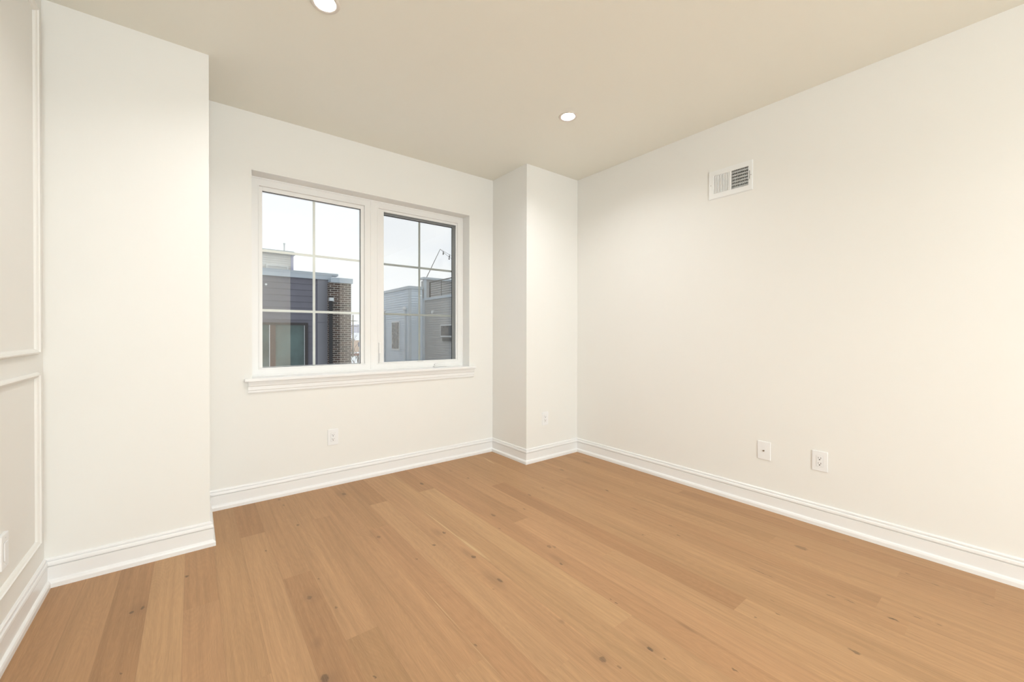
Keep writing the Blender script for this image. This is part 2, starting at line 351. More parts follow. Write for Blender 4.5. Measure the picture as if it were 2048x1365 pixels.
# ------------------------------------------------------------------ baseboards: colonial profile with a shoe, mitred
PROF = [(0, .0), (.026, .0), (.026, .020), (.0225, .029), (.0150, .033), (.0135, .035), (.0135, .0955), (.0095, .0965), (.0095, .0985), (.0150, .0995), (.0165, .104), (.0150, .114), (.0115, .1195), (.0065, .1205), (.0065, .1225), (.0100, .1235), (.0095, .129), (.0060, .133), (0, .1345)]
def baseboard(name, p, q, n, e0, e1):
    """p, q: ends on the wall; n: normal into the room; e0, e1: how far each end runs along the wall per metre of thickness"""
    p, q, n = Vector((*p, 0)), Vector((*q, 0)), Vector((*n, 0)); d = (q-p).normalized(); bm = B()
    a = [bm.verts.new(p + n*t - d*t*e0 + Vector((0, 0, z))) for t, z in PROF]; b = [bm.verts.new(q + n*t + d*t*e1 + Vector((0, 0, z))) for t, z in PROF]
    for i in range(len(a)-1): bm.faces.new((a[i], a[i+1], b[i+1], b[i]))
    bm.faces.new(a); bm.faces.new(b[::-1]); return struct(name, bm, M_trim)
baseboard('baseboard_left', (XL, YK), (XL, YB), (1, 0), -1, -1)
baseboard('baseboard_front_left', (XL, YB), (XB, YB), (0, -1), -1, 1)
baseboard('baseboard_front_left_side', (XB, YB), (XB, YW), (1, 0), 1, -1)
baseboard('baseboard_front', (XB, YW), (XP, YW), (0, -1), -1, -1)
baseboard('baseboard_front_right_side', (XP, YW), (XP, YP), (-1, 0), -1, 1)
baseboard('baseboard_front_right', (XP, YP), (XR, YP), (0, -1), 1, -1)
baseboard('baseboard_right', (XR, YP), (XR, YK), (-1, 0), -1, -1)
baseboard('baseboard_back', (1.92, YK), (XL, YK), (0, 1), 0, -1)

# ------------------------------------------------------------------ picture-frame moulding on the left wall
MP = [(0, .028), (.006, .0275), (.010, .024), (.0165, .0205), (.0175, .015), (.0125, .0125), (.0105, .008), (.007, .003), (0, 0)]   # (relief, distance from the inner edge)
def panel(name, y0, y1, z0, z1):
    bm = B(); W_ = .028; rings = []
    for t, w in MP:
        k = W_-w
        rings.append([bm.verts.new((XL+t, y, z)) for y, z in ((y0+k, z0+k), (y1-k, z0+k), (y1-k, z1-k), (y0+k, z1-k))])
    for a, b in zip(rings, rings[1:]):
        for i in range(4): bm.faces.new((a[i], a[(i+1) % 4], b[(i+1) % 4], b[i]))
    return struct(name, bm, M_wall)
panel('trim_1', 1.0, 2.658, 1.092, 2.632)
panel('trim_2', 1.0, 2.658, .240, 1.016)
panel('trim_3', -.8, .89, 1.092, 2.632)
panel('trim_4', -.8, .89, .240, 1.016)

# ------------------------------------------------------------------ window: stool, apron, frame, fixed unit, casement unit
bm = B(); box(bm, OX0, OX1, YW-.002, YF+.03, OZ0, .872); box(bm, .287, 2.218, YW-.036, YW, OZ0, .872, .004); struct('trim_5', bm, M_trim)
bm = B()                                     # apron: stepped moulding
AP = [(0, .768), (.008, .768), (.010, .775), (.010, .786), (.013, .790), (.013, .815), (.018, .820), (.020, .845), (.020, .850), (0, .850)]
a = [bm.verts.new((.310, YW-t, z)) for t, z in AP]; b = [bm.verts.new((2.206, YW-t, z)) for t, z in AP]
for i in range(len(a)-1): bm.faces.new((a[i], a[i+1], b[i+1], b[i]))
bm.faces.new(a); bm.faces.new(b[::-1]); struct('trim_6', bm, M_trim)

def ring(bm, x0, x1, z0, z1, X0, X1, Z0, Z1, y0, y1, bev=0):   # outer rect lower-case, inner rect upper-case
    box(bm, x0, X0, y0, y1, z0, z1, bev); box(bm, X1, x1, y0, y1, z0, z1, bev); box(bm, X0, X1, y0, y1, z0, Z0, bev); box(bm, X0, X1, y0, y1, Z1, z1, bev)
SZ = .872
def rect_sweep(bm, x0, x1, z0, z1, prof):     # prof: (inset, y) swept round a rectangle with mitres
    rings = [[bm.verts.new(p) for p in ((x0+i, y, z0+i), (x1-i, y, z0+i), (x1-i, y, z1-i), (x0+i, y, z1-i))] for i, y in prof]
    for a_, b_ in zip(rings, rings[1:]):
        for k in range(4): bm.faces.new((a_[k], a_[(k+1) % 4], b_[(k+1) % 4], b_[k]))
# fixed unit
w1 = sthing('window_1', (.77, YF, SZ))
MX = 1.237                                   # mullion centre
bm = B(); rect_sweep(bm, OX0, MX, SZ, OZ1, [(0, YF+.1), (0, YF), (.010, YF), (.012, YF+.003), (.052, YF+.003), (.054, YF), (.060, YF), (.062, YF+.012), (.062, YF+.1)])
obj('window_frame', bm, M_vinyl, w1)
GX0, GX1, GZ0, GZ1 = .416, 1.146, .934, 2.247
bm = B(); ring(bm, .397, 1.175, .924, 2.276, GX0, GX1, GZ0, GZ1, YF+.014, YF+.06, .0015); obj('sash', bm, M_vinyl, w1)
bm = B(); rect_sweep(bm, GX0-.006, GX1, GZ0-.006, GZ1, [(-.001, YF+.024), (.0035, YF+.026), (.0035, YF+.030)]); obj('gasket', bm, M_gasket, w1)
for yy in (YF+.030, YF+.046):
    bm = B(); box(bm, GX0-.002, GX1+.002, yy, yy+.003, GZ0-.002, GZ1+.002); obj('glass_pane', bm, M_glass, w1)
bm = B(); y0 = YF+.036; box(bm, .770, .789, y0, y0+.007, GZ0, GZ1, .0015); 
for z in (1.362, 1.809): box(bm, GX0, GX1, y0+.0005, y0+.0065, z-.0095, z+.0095, .0015)
obj('grille', bm, M_grille, w1)
# casement unit
w2 = sthing('window_2', (1.7, YF, SZ))
bm = B(); rect_sweep(bm, MX, OX1, SZ, OZ1, [(0, YF+.1), (0, YF), (.010, YF), (.012, YF+.003), (.048, YF+.003), (.050, YF), (.058, YF), (.060, YF+.008), (.060, YF+.1)])
obj('window_frame', bm, M_vinyl, w2)
HX0, HX1, HZ0, HZ1 = 1.347, 2.086, .938, 2.258
bm = B(); ring(bm, 1.297, 2.098, .932, 2.278, HX0, HX1, HZ0, HZ1, YF+.010, YF+.022, .002); obj('screen_frame', bm, M_vinyl, w2)
bm = B(); v = [bm.verts.new(p) for p in ((HX0-.003, YF+.016, HZ0-.003), (HX1+.003, YF+.016, HZ0-.003), (HX1+.003, YF+.016, HZ1+.003), (HX0-.003, YF+.016, HZ1+.003))]; bm.faces.new(v)
obj('insect_screen', bm, M_screen, w2)
bm = B(); rect_sweep(bm, HX0-.03, HX1+.006, HZ0-.035, HZ1+.006, [(-.008, YF+.0225), (.0, YF+.0225), (.004, YF+.026), (.006, YF+.062), (.020, YF+.066), (.020, YF+.074)]); s2 = obj('sash', bm, M_grey, w2)
bm = B(); rect_sweep(bm, HX0-.012, HX1-.012, HZ0-.016, HZ1-.012, [(-.002, YF+.0645), (.005, YF+.066), (.005, YF+.070)]); obj('gasket', bm, M_gasket, w2)
for yy in (YF+.070, YF+.086):
    bm = B(); box(bm, HX0-.014, HX1-.008, yy, yy+.003, HZ0-.018, HZ1-.008); obj('glass_pane', bm, M_glass, w2)
bm = B(); y0 = YF+.076; box(bm, 1.713, 1.732, y0, y0+.007, HZ0-.014, HZ1-.01, .0015)
for z in (1.365, 1.812): box(bm, HX0-.012, HX1-.01, y0+.0005, y0+.0065, z-.0095, z+.0095, .0015)
obj('grille', bm, M_grille_backlit, w2)
bm = B()                                     # folded crank handle in its cover
box(bm, 1.828, 1.962, YF-.026, YF+.006, .873, .884, .004); box(bm, 1.835, 1.955, YF-.020, YF+.004, .883, .900, .006)
tube(bm, (1.86, YF-.018, .901), (1.945, YF-.016, .896), .006, 12, .0045); cyl(bm, (1.858, YF-.016, .893), .012, .012, 'z', 20)
obj('crank_handle', bm, M_vinyl, w2)
bm = B(); box(bm, 1.297, 1.317, YF-.010, YF+.004, .930, 1.110, .004); box(bm, 1.301, 1.313, YF-.020, YF-.008, .945, 1.02, .004); cyl(bm, (1.307, YF-.012, 1.095), .004, .003, 'y', 12); cyl(bm, (1.307, YF-.012, .939), .004, .003, 'y', 12); obj('lock_lever', bm, M_vinyl, w2)
bm = B(); box(bm, 1.668, 1.728, YF+.006, YF+.012, .9255, .9325); obj('latch_slot', bm, M_slotg, w2)

w3 = sthing('added_rear_window', (.35, YK, .35))  # unseen window, added as a setting for the rear fill light
bm = B(); ring(bm, WX0, WX1, WZ0, WZ1, WX0+.05, WX1-.05, WZ0+.05, WZ1-.05, YK-.05, YK-.01, .002); box(bm, .33, .37, YK-.05, YK-.01, WZ0, WZ1); obj('window_frame', bm, M_vinyl, w3)
# portal guiding the daylight that comes in through the window
pl = bpy.data.lights.new('window_daylight', 'AREA'); pl.shape = 'RECTANGLE'; pl.size = 1.85; pl.size_y = 1.5; pl.cycles.is_portal = True
po = bpy.data.objects.new('window_daylight', pl); COL.objects.link(po); po.location = (1.25, YF+.14, 1.6); po.rotation_euler = (-math.pi/2, 0, 0)

# ------------------------------------------------------------------ recessed downlights
lamp_labels = {(0, 0): 'recessed ceiling downlight cut by the top edge, nearer the left projection', (1, 0): 'small round recessed ceiling downlight in full view near the far right corner'}
for i, x in enumerate(LX):
    for j, y in enumerate(LY):
        lab = lamp_labels.get((i, j), 'recessed ceiling downlight behind the camera, %s side, %s row' % (('left', 'right')[i], ('first', 'rear')[j]))
        t = thing('recessed_light', (x, y, H), lab, 'ceiling light', 'recessed downlights')
        bm = B(); lathe(bm, (x, y, H), [(.0450, .004), (.0455, -.001), (.0480, -.0035), (.0580, -.0050), (.0640, -.0040), (.0665, 0.0)], 48); obj('trim_ring', bm, M_trimring, t, True)
        bm = B(); lathe(bm, (x, y, H), [(.0452, .0035), (.0430, .010), (.0385, .021), (.0375, .023)], 48); obj('reflector', bm, M_metalw, t, True)
        bm = B(); cyl(bm, (x, y, H+.023), .0380, .004, 'z', 48); obj('lens', bm, M_lens, t)

# ------------------------------------------------------------------ wall plates
def plate(kind, c, ax, sgn, label, cat, group=None, w=.079, h=.124, t=.006):
    """c: centre on the wall; ax: axis along the wall ('x' or 'y'); sgn: direction of the normal"""
    name = {'outlet': 'power_outlet', 'coax': 'coaxial_wall_plate', 'blank': 'wall_switch'}[kind]
    r = thing(name, c, label, cat, group)
    def bx_(bm, u0, u1, d0, d1, z0, z1, bev=0):
        dd = sorted((d0*sgn, d1*sgn))
        if ax == 'x': box(bm, c[0]+u0, c[0]+u1, c[1]+dd[0], c[1]+dd[1], c[2]+z0, c[2]+z1, bev)
        else: box(bm, c[0]+dd[0], c[0]+dd[1], c[1]+u0, c[1]+u1, c[2]+z0, c[2]+z1, bev)
    def cy_(bm, u, z, r_, d0, d1, n=16):
        a_ = 'y' if ax == 'x' else 'x'
        p = (c[0]+u, c[1]+d0*sgn, c[2]+z) if ax == 'x' else (c[0]+d0*sgn, c[1]+u, c[2]+z)
        cyl(bm, p, r_, (d1-d0)*sgn, a_, n)
    bm = B(); bx_(bm, -w/2, w/2, -.001, t, -h/2, h/2, min(.0025, t*.4)); obj('cover_plate', bm, M_plate, r)
    if kind == 'outlet':
        bm = B(); bx_(bm, -.0172, .0172, t-.002, t+.0006, -.0342, .0342); obj('recess_gap', bm, M_slotl, r)
        bm = B(); bx_(bm, -.0165, .0165, t-.001, t+.0022, -.0335, .0335, .001)
        rc = obj('receptacle', bm, M_plate, r)
        bm = B()
        for zc in (.0165, -.0165):
            bx_(bm, -.0075, -.0052, t+.0021, t+.0026, zc-.001, zc+.0085); bx_(bm, .0052, .0072, t+.0021, t+.0026, zc+.0, zc+.008); cy_(bm, 0, zc-.0065, .0034, t+.0021, t+.0026)
        obj('slots', bm, M_slotg, r)
    if kind == 'blank':
        bm = B(); bx_(bm, -.0172, .0172, t-.002, t+.0006, -.0342, .0342); obj('recess_gap', bm, M_slotl, r)
        bm = B(); bx_(bm, -.0162, .0162, t-.001, t+.0030, -.0332, .0332, .0015); obj('rocker', bm, M_plate, r)
        for z in (.048, -.048):
            bm = B(); cy_(bm, 0, z, .0030, t-.0002, t+.0010); obj('screw', bm, M_steel, r)
    if kind == 'coax':
        bm = B(); cy_(bm, 0, .0, .0075, t-.001, t+.002, 6); obj('hex_nut', bm, M_plate, r)
        bm = B(); cy_(bm, 0, .0, .0045, t-.001, t+.010); obj('connector', bm, M_brass, r)
        for z in (.0415, -.0415):
            bm = B(); cy_(bm, 0, z, .0028, t-.0002, t+.0008); obj('screw', bm, M_plate, r)
    return r
plate('outlet', (.881, YW, .376), 'x', -1, 'white duplex power outlet low on the wall under the window', 'outlet')
plate('outlet', (2.675, YP, .3855), 'x', -1, 'small white power outlet low on the narrow pier left of the far corner', 'outlet')
plate('outlet', (XR, .7935, .3995), 'y', -1, 'white duplex power outlet on the right wall, right of the coaxial plate', 'outlet')
plate('coax', (XR, 1.0995, .3945), 'y', -1, 'white wall plate with one small round metal coaxial connector on the right wall', 'wall plate')
plate('blank', (XL, 2.2365, .397), 'y', 1, 'white wall plate with rocker inside the lower moulding frame at left edge', 'wall switch', w=.070, t=.011)

# ------------------------------------------------------------------ air register high on the right wall
rg = thing('air_register', (XR, 1.326, 2.3), 'white metal air register high on the right wall, right half open', 'vent')
Y0, Y1, Z0, Z1 = 1.180, 1.472, 2.198, 2.402
bm = B()
def rxb(bm, y0, y1, d0, d1, z0, z1, bev=0): box(bm, XR-d1, XR-d0, y0, y1, z0, z1, bev)
# face plate as a ring around the two blade banks; bank near the window = left in the photo
LB = (1.329, 1.4405); RB = (1.203, 1.3145); BZ0, BZ1 = 2.2335, 2.3665
rxb(bm, Y0, RB[0], -.001, .008, Z0, Z1); rxb(bm, LB[1], Y1, -.001, .008, Z0, Z1); rxb(bm, RB[1], LB[0], .003, .008, BZ0, BZ1)
rxb(bm, RB[0], LB[1], -.001, .008, Z0, BZ0); rxb(bm, RB[0], LB[1], -.001, .008, BZ1, Z1)
rxb(bm, Y0-.003, Y0, -.001, .004, Z0-.003, Z1+.003); rxb(bm, Y1, Y1+.003, -.001, .004, Z0-.003, Z1+.003); rxb(bm, Y0, Y1, -.001, .004, Z0-.003, Z0); rxb(bm, Y0, Y1, -.001, .004, Z1, Z1+.003)
obj('face_plate', bm, M_metalw, rg)
def blade(bm, yc, ang, z0, z1, w=.0105, th=.0009):
    d = Vector((math.cos(ang), math.sin(ang), 0)); nrm = Vector((-d.y, d.x, 0)); c = Vector((XR-.003, yc, 0))
    vs_ = [bm.verts.new(c + d*a_*w/2 + nrm*b_*th/2 + Vector((0, 0, z))) for z in (z0, z1) for a_, b_ in ((-1, -1), (1, -1), (1, 1), (-1, 1))]
    for q in ((0, 1, 2, 3), (4, 7, 6, 5), (0, 4, 5, 1), (1, 5, 6, 2), (2, 6, 7, 3), (3, 7, 4, 0)): bm.faces.new([vs_[i] for i in q])
for k in range(10):                           # blades turned across the line of sight: look closed
    bm = B(); blade(bm, LB[0]+.0056+k*.01115, math.radians(-48), BZ0, BZ1, .0128); obj('blade', bm, M_metalw, rg)
for k in range(10):                           # blades turned along the line of sight: look open
    bm = B(); blade(bm, RB[0]+.0060+k*.01115, math.radians(32), BZ0, BZ1, .0100); obj('blade', bm, M_metalw, rg)
for k in range(6):
    bm = B(); z = BZ0+.006+k*.0222; box(bm, XR+.006, XR+.016, VY0+.002, VY1-.002, z, z+.0095); obj('damper_blade', bm, M_metalw, rg)
bm = B(); rxb(bm, 1.1945, 1.1972, .0078, .0084, 2.268, 2.332); obj('lever_slot', bm, M_dark, rg)
bm = B(); rxb(bm, 1.1942, 1.1975, .0078, .0120, 2.268, 2.273); obj('lever', bm, M_metalw, rg)
for y in (1.187, 1.4585):
    bm = B(); cyl(bm, (XR-.0078, y, 2.3), .0035, -.0012, 'x', 16); obj('screw', bm, M_slotl, rg)
bm = B(); box(bm, XR+.11, XR+.118, VY0, VY1, VZ0, VZ1); box(bm, XR+.02, XR+.11, VY0, VY0+.001, VZ0, VZ1); box(bm, XR+.02, XR+.11, VY1-.001, VY1, VZ0, VZ1); box(bm, XR+.02, XR+.11, VY0, VY1, VZ1-.001, VZ1); box(bm, XR+.02, XR+.11, VY0, VY1, VZ0, VZ0+.001)
obj('duct', bm, M_duct, rg)

# ================================================================== outside
GZ = -3.4
M_slate = mat('slate_grey_siding', (.145, .145, .175), .55, noise=(3, .06))
M_panel = mat('grey_facade_panel', (.225, .23, .255), .5, noise=(2, .04))
M_cop = mat('light_grey_metal_coping', (.40, .46, .51), .4)
M_lgrey = mat('pale_grey_siding', (.50,.51,.51), .55, noise=(3, .05))
M_blue = mat('pale_blue_siding', (.50, .585, .66), .55, noise=(2.5, .05))
M_ggrey = mat('mid_grey_siding', (.34, .35, .35), .55, noise=(2.5, .05))
M_lilac = mat('lilac_corner_board', (.32, .34, .50), .5)
M_whitex = mat('white_exterior_trim', (.62, .65, .66), .5)
M_black = mat('black_metal', (.02, .02, .022), .4)
M_bronze = mat('dark_bronze_frame', (.035, .030, .030), .4)
M_brown = mat('brown_post', (.085, .055, .048), .5)
M_gglass = mat('green_reflecting_glass', (.055, .10, .095), .06, spec=.8, noise=(1.2, .5))
M_dglass = mat('dark_reflecting_glass', (.035, .04, .047), .2, spec=.3, noise=(5, .5))
M_snow = mat('snow', (.80, .83, .88), .8, noise=(.25, .12))
M_rail = mat('dark_rail', (.03, .03, .032), .5)
M_wood = mat('weathered_wood', (.22, .20, .17), .8, noise=(1, .2))
M_roof = mat('dark_roof_membrane', (.12, .12, .12), .9)
def brick_mat():
    m = bpy.data.materials.new('dark_brown_brick'); m.use_nodes = True; n = m.node_tree.nodes; l = m.node_tree.links; b = n['Principled BSDF']
    g = n.new('ShaderNodeNewGeometry'); s = n.new('ShaderNodeSeparateXYZ'); l.new(g.outputs['Position'], s.inputs[0])
    ad = n.new('ShaderNodeMath'); ad.operation = 'ADD'; l.new(s.outputs[0], ad.inputs[0]); l.new(s.outputs[1], ad.inputs[1])
    c = n.new('ShaderNodeCombineXYZ'); l.new(ad.outputs[0], c.inputs[0]); l.new(s.outputs[2], c.inputs[1])
    t = n.new('ShaderNodeTexBrick'); l.new(c.outputs[0], t.inputs['Vector']); t.offset = .5
    t.inputs['Scale'].default_value = 1; t.inputs['Brick Width'].default_value = .215; t.inputs['Row Height'].default_value = .0660; t.inputs['Mortar Size'].default_value = .0075; t.inputs['Mortar Smooth'].default_value = .1; t.inputs['Bias'].default_value = 0
    t.inputs['Color1'].default_value = (.040, .030, .026, 1); t.inputs['Color2'].default_value = (.095, .060, .046, 1); t.inputs['Mortar'].default_value = (.42, .40, .36, 1)
    l.new(t.outputs['Color'], b.inputs['Base Color']); b.inputs['Roughness'].default_value = .8
    return m
M_brick = brick_mat()
def siding(bm, p, q, n, z0, z1, course, lap=.012):
    """horizontal clapboards from p to q, normal n, each course leaning out at its lower edge"""
    p, q, n = Vector((*p, 0)), Vector((*q, 0)), Vector((*n, 0)); z = z0; k = max(1, round((z1-z0)/course)); c = (z1-z0)/k; prof = []
    for i in range(k): prof += [(lap, z0+i*c), (0.0, z0+(i+1)*c-.0005)]
    prof = [(-.12, z0)]+prof+[(-.12, z1)]
    a = [bm.verts.new(p+n*t+Vector((0, 0, z))) for t, z in prof]; b = [bm.verts.new(q+n*t+Vector((0, 0, z))) for t, z in prof]
    for i in range(len(a)-1): bm.faces.new((a[i], a[i+1], b[i+1], b[i]))
    bm.faces.new(a); bm.faces.new(b[::-1]); bm.faces.new((a[0], b[0], b[-1], a[-1]))

# ground, snow covered
bm = B(); bm.faces.new([bm.verts.new(p) for p in ((-80, 3.8, GZ), (160, 3.8, GZ), (160, 260, GZ), (-80, 260, GZ))])
gr = obj('ground', bm, M_snow); gr['kind'] = 'structure'
# own outer wall below and beside the room is not seen

# slate house straight across
YA = 13.5
ha = thing('row_house', (1.5, YA, GZ), 'dark slate flat-roofed house with brown brick pier seen through left window', 'building')
bm = B(); siding(bm, (-3.0, YA), (3.14, YA), (0, -1), GZ, 2.90, .187, .016); box(bm, -3.0, 3.14, YA+.12, YA+8, GZ, 2.85); obj('siding', bm, M_slate, ha)
bm = B(); box(bm, 3.14, 3.50, YA-.04, YA+8, 1.545, 2.90); box(bm, 3.14, 3.50, YA-.04, YA+8, GZ, 1.525); box(bm, 3.15, 3.49, YA-.03, YA+7.9, 1.525, 1.545); obj('facade_panel', bm, M_panel, ha)
bm = B(); box(bm, -3.05, 3.56, YA-.09, YA+.2, 2.89, 3.04); box(bm, -3.05, 3.78, YA+.0, YA+.3, 3.04, 3.11); box(bm, -3.05, 3.56, YA-.10, YA-.08, 3.02, 3.05); obj('coping', bm, M_cop, ha)
bm = B(); box(bm, 3.44, 4.10, 13.2, 13.9, GZ, 2.80); obj('brick_pier', bm, M_brick, ha)
bm = B(); box(bm, 3.46, 4.14, 13.14, 13.95, 2.79, 2.945); obj('pier_coping', bm, M_cop, ha)
bm = B(); box(bm, 3.41, 3.50, 13.10, 13.18, GZ, 2.20); obj('downspout', bm, M_black, ha)
bm = B(); box(bm, 3.405, 3.525, 13.05, 13.19, 2.20, 2.30); obj('downspout_head', bm, M_whitex, ha)
pw = B(); ring(pw, .2, 2.85, -1.0, 1.51, .26, 2.765, -.95, 1.44, YA-.10, YA+.0); wf = obj('patio_window', pw, M_bronze, ha)
bm = B(); box(bm, 1.815, 1.965, YA-.09, YA-.02, -.95, 1.44); obj('post', bm, M_brown, wf)
bm = B(); box(bm, 1.802, 1.815, YA-.09, YA-.03, -.95, 1.44); box(bm, 2.75, 2.765, YA-.075, YA-.03, -.95, 1.44); obj('glazing_bead', bm, M_whitex, wf)
bm = B(); box(bm, .26, 2.765, YA-.05, YA-.03, -.95, 1.44); obj('pane', bm, M_gglass, wf)
# rooftop room behind
bm = B(); siding(bm, (-1.5, 17.5), (3.12, 17.5), (0, -1), 2.86, 4.31, .082, .014); box(bm, -1.5, 3.12, 17.62, 20, 2.86, 4.2); ph = obj('rooftop_room', bm, M_lgrey, ha)
bm = B(); box(bm, 3.10, 3.19, 17.47, 20, 2.86, 4.27); obj('corner_board', bm, M_lilac, ph)
bm = B(); box(bm, -1.6, 3.24, 17.38, 20.1, 4.255, 4.365); box(bm, -1.6, 3.20, 17.41, 20.05, 4.365, 4.395); obj('coping', bm, M_cop, ph)
bm = B(); ring(bm, 2.23, 3.00, 3.10, 3.815, 2.29, 2.94, 3.15, 3.765, 17.42, 17.5); box(bm, 2.29, 2.94, 17.46, 17.5, 3.15, 3.765); obj('window', bm, M_whitex, ph)
bm = B(); cyl(bm, (2.95, 18, 4.38), .03, .42, 'z', 16); cyl(bm, (2.95, 18, 4.76), .04, .04, 'z', 16); obj('vent_pipe', bm, M_whitex, ph)
bm = B(); cyl(bm, (1.72, YA-.03, 2.62), .03, -.06, 'y', 16); obj('light_fitting', bm, M_whitex, ha)

# pale blue house to the right
XBL, YBF = 7.43, 16.0
hb = thing('row_house', (XBL+1, YBF, GZ), 'pale blue clapboard house, left one of the two seen through right window', 'building')
bm = B(); siding(bm, (XBL, YBF), (XBL, 20), (-1, 0), GZ, 3.12, .105, .020); obj('side_siding', bm, M_blue, hb)
bm = B(); siding(bm, (XBL, YBF), (8.03, YBF), (0, -1), GZ, 3.12, .105, .020); box(bm, XBL+.12, 8.02, YBF+.12, 20, GZ, 3.1); obj('front_siding', bm, M_blue, hb)
bm = B(); box(bm, XBL-.03, XBL+.075, YBF-.03, YBF+.075, GZ, 3.12); obj('corner_board', bm, M_cop, hb)
bm = B(); box(bm, XBL-.06, XBL+.25, YBF-.06, 20.05, 3.11, 3.225); box(bm, XBL+.25, 8.03, YBF-.06, YBF+.25, 3.11, 3.225); obj('coping', bm, M_cop, hb)
wb = B(); box(wb, XBL-.035, XBL-.011, 16.99, 17.86, .43, 1.75); f = obj('window', wb, M_whitex, hb)
bm = B(); box(bm, XBL-.045, XBL-.034, 17.05, 17.80, .50, 1.69); obj('pane', bm, M_dglass, f)
for y in (16.36, 18.72):
    bm = B(); box(bm, XBL-.06, XBL-.012, y-.045, y+.045, GZ, 2.20); obj('downspout', bm, M_cop, hb)
    bm = B(); bmesh.ops.create_uvsphere(bm, u_segments=16, v_segments=10, radius=.095, matrix=Matrix.Translation((XBL-.07, y-.02, 2.27))); obj('vent_hood', bm, M_whitex, hb, True)

# mid grey house beside it, with a railed roof terrace
XC = 8.115
hc = thing('row_house', (XC+1, 14, GZ), 'grey clapboard house with terrace wall and railing, at right through right window', 'building')
bm = B(); siding(bm, (XC, 9.0), (XC, 15.97), (-1, 0), GZ, 2.63, .095, .018); box(bm, XC+.12, 14, 9.0, 15.97, GZ, 2.5); obj('siding', bm, M_ggrey, hc)
bm = B(); box(bm, XC-.06, XC+.10, 8.9, 15.96, 2.62, 2.725); obj('terrace_coping', bm, M_cop, hc)
bm = B(); box(bm, 8.034, XC+.02, 15.90, 16.3, GZ, 2.70); obj('corner_board', bm, M_cop, hc)
bm = B(); siding(bm, (8.10, 15.97), (14, 15.97), (0, -1), 2.5, 3.56, .10, .018); box(bm, 8.10, 14, 16.09, 16.25, 2.5, 3.5); pc = obj('rooftop_screen_wall', bm, M_ggrey, hc)
bm = B(); box(bm, 8.09, 8.20, 15.92, 16.0, 2.70, 3.56); obj('corner_board', bm, M_cop, pc)
bm = B(); box(bm, 8.04, 14.1, 15.88, 16.3, 3.555, 3.65); obj('coping', bm, M_cop, pc)
bm = B(); box(bm, XC-.04, XC-.010, 12.3, 14.47, 1.055, 1.55); f = obj('window', bm, M_whitex, hc)
bm = B(); box(bm, XC-.05, XC-.039, 12.4, 14.42, 1.105, 1.505); obj('pane', bm, M_dglass, f)
bm = B(); box(bm, XC-.08, XC-.010, 12.3, 14.26, .90, 1.02); obj('window_ledge', bm, M_black, hc)
bm = B(); box(bm, XC-.05, XC-.010, 15.04, 15.14, 2.06, 2.16); cyl(bm, (XC-.09, 15.09, 2.03), .035, .12, 'z', 12); obj('wall_light', bm, M_whitex, hc)
rl = thing('terrace_railing', (XC+.05, 14, 2.725), 'dark cable railing along the roof terrace of the grey house', 'railing')
bm = B(); tube(bm, (XC+.05, 15.58, 3.385), (XC+.05, 9.0, 3.385), .022); obj('top_rail', bm, M_rail, rl)
for y, w in ((15.54, .05), (14.55, .018), (13.2, .018), (11.8, .02)):
    bm = B(); box(bm, XC+.05-w/2, XC+.05+w/2, y-w/2, y+w/2, 2.725, 3.37); obj('post', bm, M_rail, rl)
for k in range(6):
    bm = B(); z = 2.81+k*.093; tube(bm, (XC+.05, 15.54, z), (XC+.05, 9.0, z), .008, 6); obj('cable', bm, M_rail, rl)
sl = thing('light_pole', (8.27, 16.2, 3.65), 'thin leaning pole above the grey house roof holding bulb string', 'pole')
bm = B(); tube(bm, (8.26, 16.05, 3.655), (8.95, 16.05, 5.0), .017, 8, .012); obj('pole', bm, M_rail, sl)
st = thing('string_lights', (8.95, 16.05, 5.0), 'sagging string of dark bulbs tied to the leaning rooftop pole', 'string lights')
def sag(p, q, s, n=14): return [Vector(p).lerp(Vector(q), i/n) - Vector((0, 0, s*4*(i/n)*(1-i/n))) for i in range(n+1)]
for q, s in (((10.9, 15.6, 4.35), .10), ((10.6, 15.2, 4.30), .28)):
    pts = sag((8.95, 16.05, 4.99), q, s); bm = B()
    for a, b in zip(pts, pts[1:]): tube(bm, a, b, .006, 5)
    obj('wire', bm, M_black, st)
    for k in (1, 3, 5, 7, 9, 11):
        bm = B(); c = pts[k]; tube(bm, c, c-Vector((0, 0, .06)), .016, 8); bmesh.ops.create_uvsphere(bm, u_segments=10, v_segments=8, radius=.032, matrix=Matrix.Translation(c-Vector((0, 0, .09)))); obj('bulb', bm, M_black, st, True)

# far view between the houses
up_ = thing('utility_pole', (25.2, 80, GZ), 'grey wooden utility pole with crossarms right of the brick pier', 'utility pole')
bm = B(); tube(bm, (25.2, 80, GZ), (25.2, 80, 4.85), .17, 12, .12); obj('pole', bm, M_wood, up_)
for z in (3.65, 2.6):
    bm = B(); box(bm, 24.2, 26.1, 79.9, 80.0, z-.05, z+.05); obj('crossarm', bm, M_wood, up_)
bm = B()
for z in (3.75, 3.55, 2.7):
    pts = sag((25.2, 79.9, z), (60, 82, z+.4), 1.0, 10)
    for a, b in zip(pts, pts[1:]): tube(bm, a, b, .02, 4)
    pts = sag((25.2, 79.9, z), (-10, 79, z+.4), 1.0, 10)
    for a, b in zip(pts, pts[1:]): tube(bm, a, b, .02, 4)
obj('wires', bm, M_black, up_)
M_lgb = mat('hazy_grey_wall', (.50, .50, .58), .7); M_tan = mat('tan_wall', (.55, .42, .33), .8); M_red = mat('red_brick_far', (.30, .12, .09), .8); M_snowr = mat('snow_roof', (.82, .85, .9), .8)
M_sw = mat('far_window', (.12, .13, .16), .4); M_brn = mat('brown_wall', (.20, .12, .09), .8)
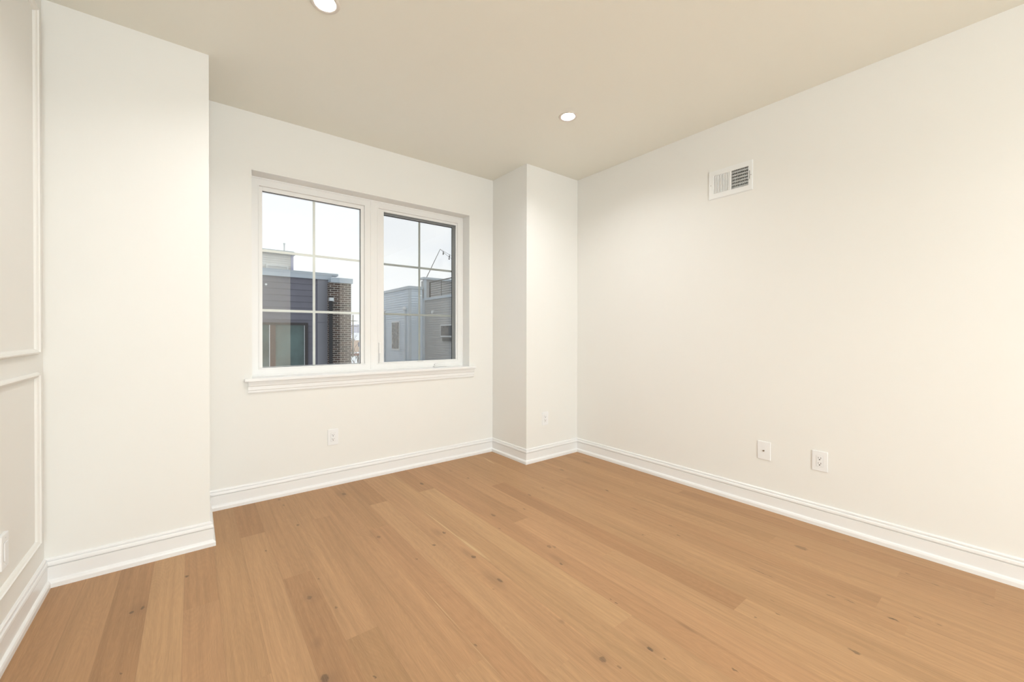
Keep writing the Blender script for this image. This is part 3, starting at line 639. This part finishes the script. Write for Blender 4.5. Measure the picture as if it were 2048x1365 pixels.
def house(x0, x1, y, z1, m, label, depth=8, roof=1.2, rm=None):
    h = thing('distant_house', ((x0+x1)/2, y, GZ), label, 'house')
    bm = B(); box(bm, x0, x1, y, y+depth, GZ, z1); obj('wall', bm, m, h)
    bm = B(); a = [bm.verts.new(p) for p in ((x0-.2, y-.2, z1), (x1+.2, y-.2, z1), (x1+.2, y+depth, z1), (x0-.2, y+depth, z1), (x0-.2, y+depth/2, z1+roof), (x1+.2, y+depth/2, z1+roof))]
    for q in ((0, 1, 5, 4), (2, 3, 4, 5), (0, 4, 3), (1, 2, 5), (0, 3, 2, 1)): bm.faces.new([a[i] for i in q])
    obj('roof', bm, rm or M_snowr, h)
    n = max(1, int((x1-x0)/2.2))
    for i in range(n):
        xc = x0+(x1-x0)*(i+.5)/n; bm = B(); box(bm, xc-.4, xc+.4, y-.04, y, z1-1.6, z1-.5); obj('window', bm, M_sw, h)
def flatb(x0, x1, y, z1, m, label):
    h = thing('distant_building', ((x0+x1)/2, y, GZ), label, 'building')
    bm = B(); box(bm, x0, x1, y, y+12, GZ, z1); obj('wall', bm, m, h)
    for i in range(int((x1-x0)/3)):
        for zz in (z1-2, z1-5):
            if zz > GZ+1: bm = B(); xc = x0+1.5+i*3; box(bm, xc-.6, xc+.6, y-.05, y, zz-.7, zz+.7); obj('window', bm, M_sw, h)
flatb(45.5, 62, 140, 4.3, M_lgb, 'hazy pale grey block on the horizon beside the utility pole')
house(31.5, 38, 100, -.5, M_tan, 'tan house with snowy roof far beyond the brick pier', roof=1.0)
house(40, 50, 122, .2, M_brn, 'brown house with snowy roof behind the tan house', roof=1.2)
bm = B(); box(bm, 14.5, 19.3, 62, 62.3, GZ, -3.0); tag(obj('garden_wall', bm, M_brn), 'low brown wall in the snow at lower right of left window', 'wall')
bm = B(); box(bm, 17.0, 30, 83, 83.3, GZ, -2.9); tag(obj('brick_wall', bm, M_red), 'long low red brick wall crossing the snow beyond the brick pier', 'wall')
M_bark = mat('bare_bark', (.10, .085, .075), .9)
def bare_tree(x, y, h, label, sd):
    rnd = random.Random(sd); t = thing('bare_tree', (x, y, GZ), label, 'tree'); tr = B(); br = B()
    tube(tr, (x, y, GZ), (x, y, GZ+h*.55), .09, 8, .05); obj('trunk', tr, M_bark, t)
    def grow(p, d, L, r, lev):
        q = p+d*L; tube(br, p, q, r, 5, r*.6)
        if lev == 0: return
        for _ in range(3):
            e = (d+Vector((rnd.uniform(-1, 1), rnd.uniform(-1, 1), rnd.uniform(-.3, .8)))*.75).normalized(); grow(p.lerp(q, rnd.uniform(.5, 1)), e, L*rnd.uniform(.6, .8), r*.6, lev-1)
    for k in range(5): grow(Vector((x, y, GZ+h*(.22+.08*k))), Vector((rnd.uniform(-1, 1), rnd.uniform(-1, 1), 1)).normalized(), h*.26, .035, 3)
    obj('branches', br, M_bark, t)
bare_tree(13.1, 40, 4.4, 'bare street tree at the right edge of the left window view', 3)
bare_tree(27.0, 86, 5.5, 'small bare tree beyond the utility pole', 5)
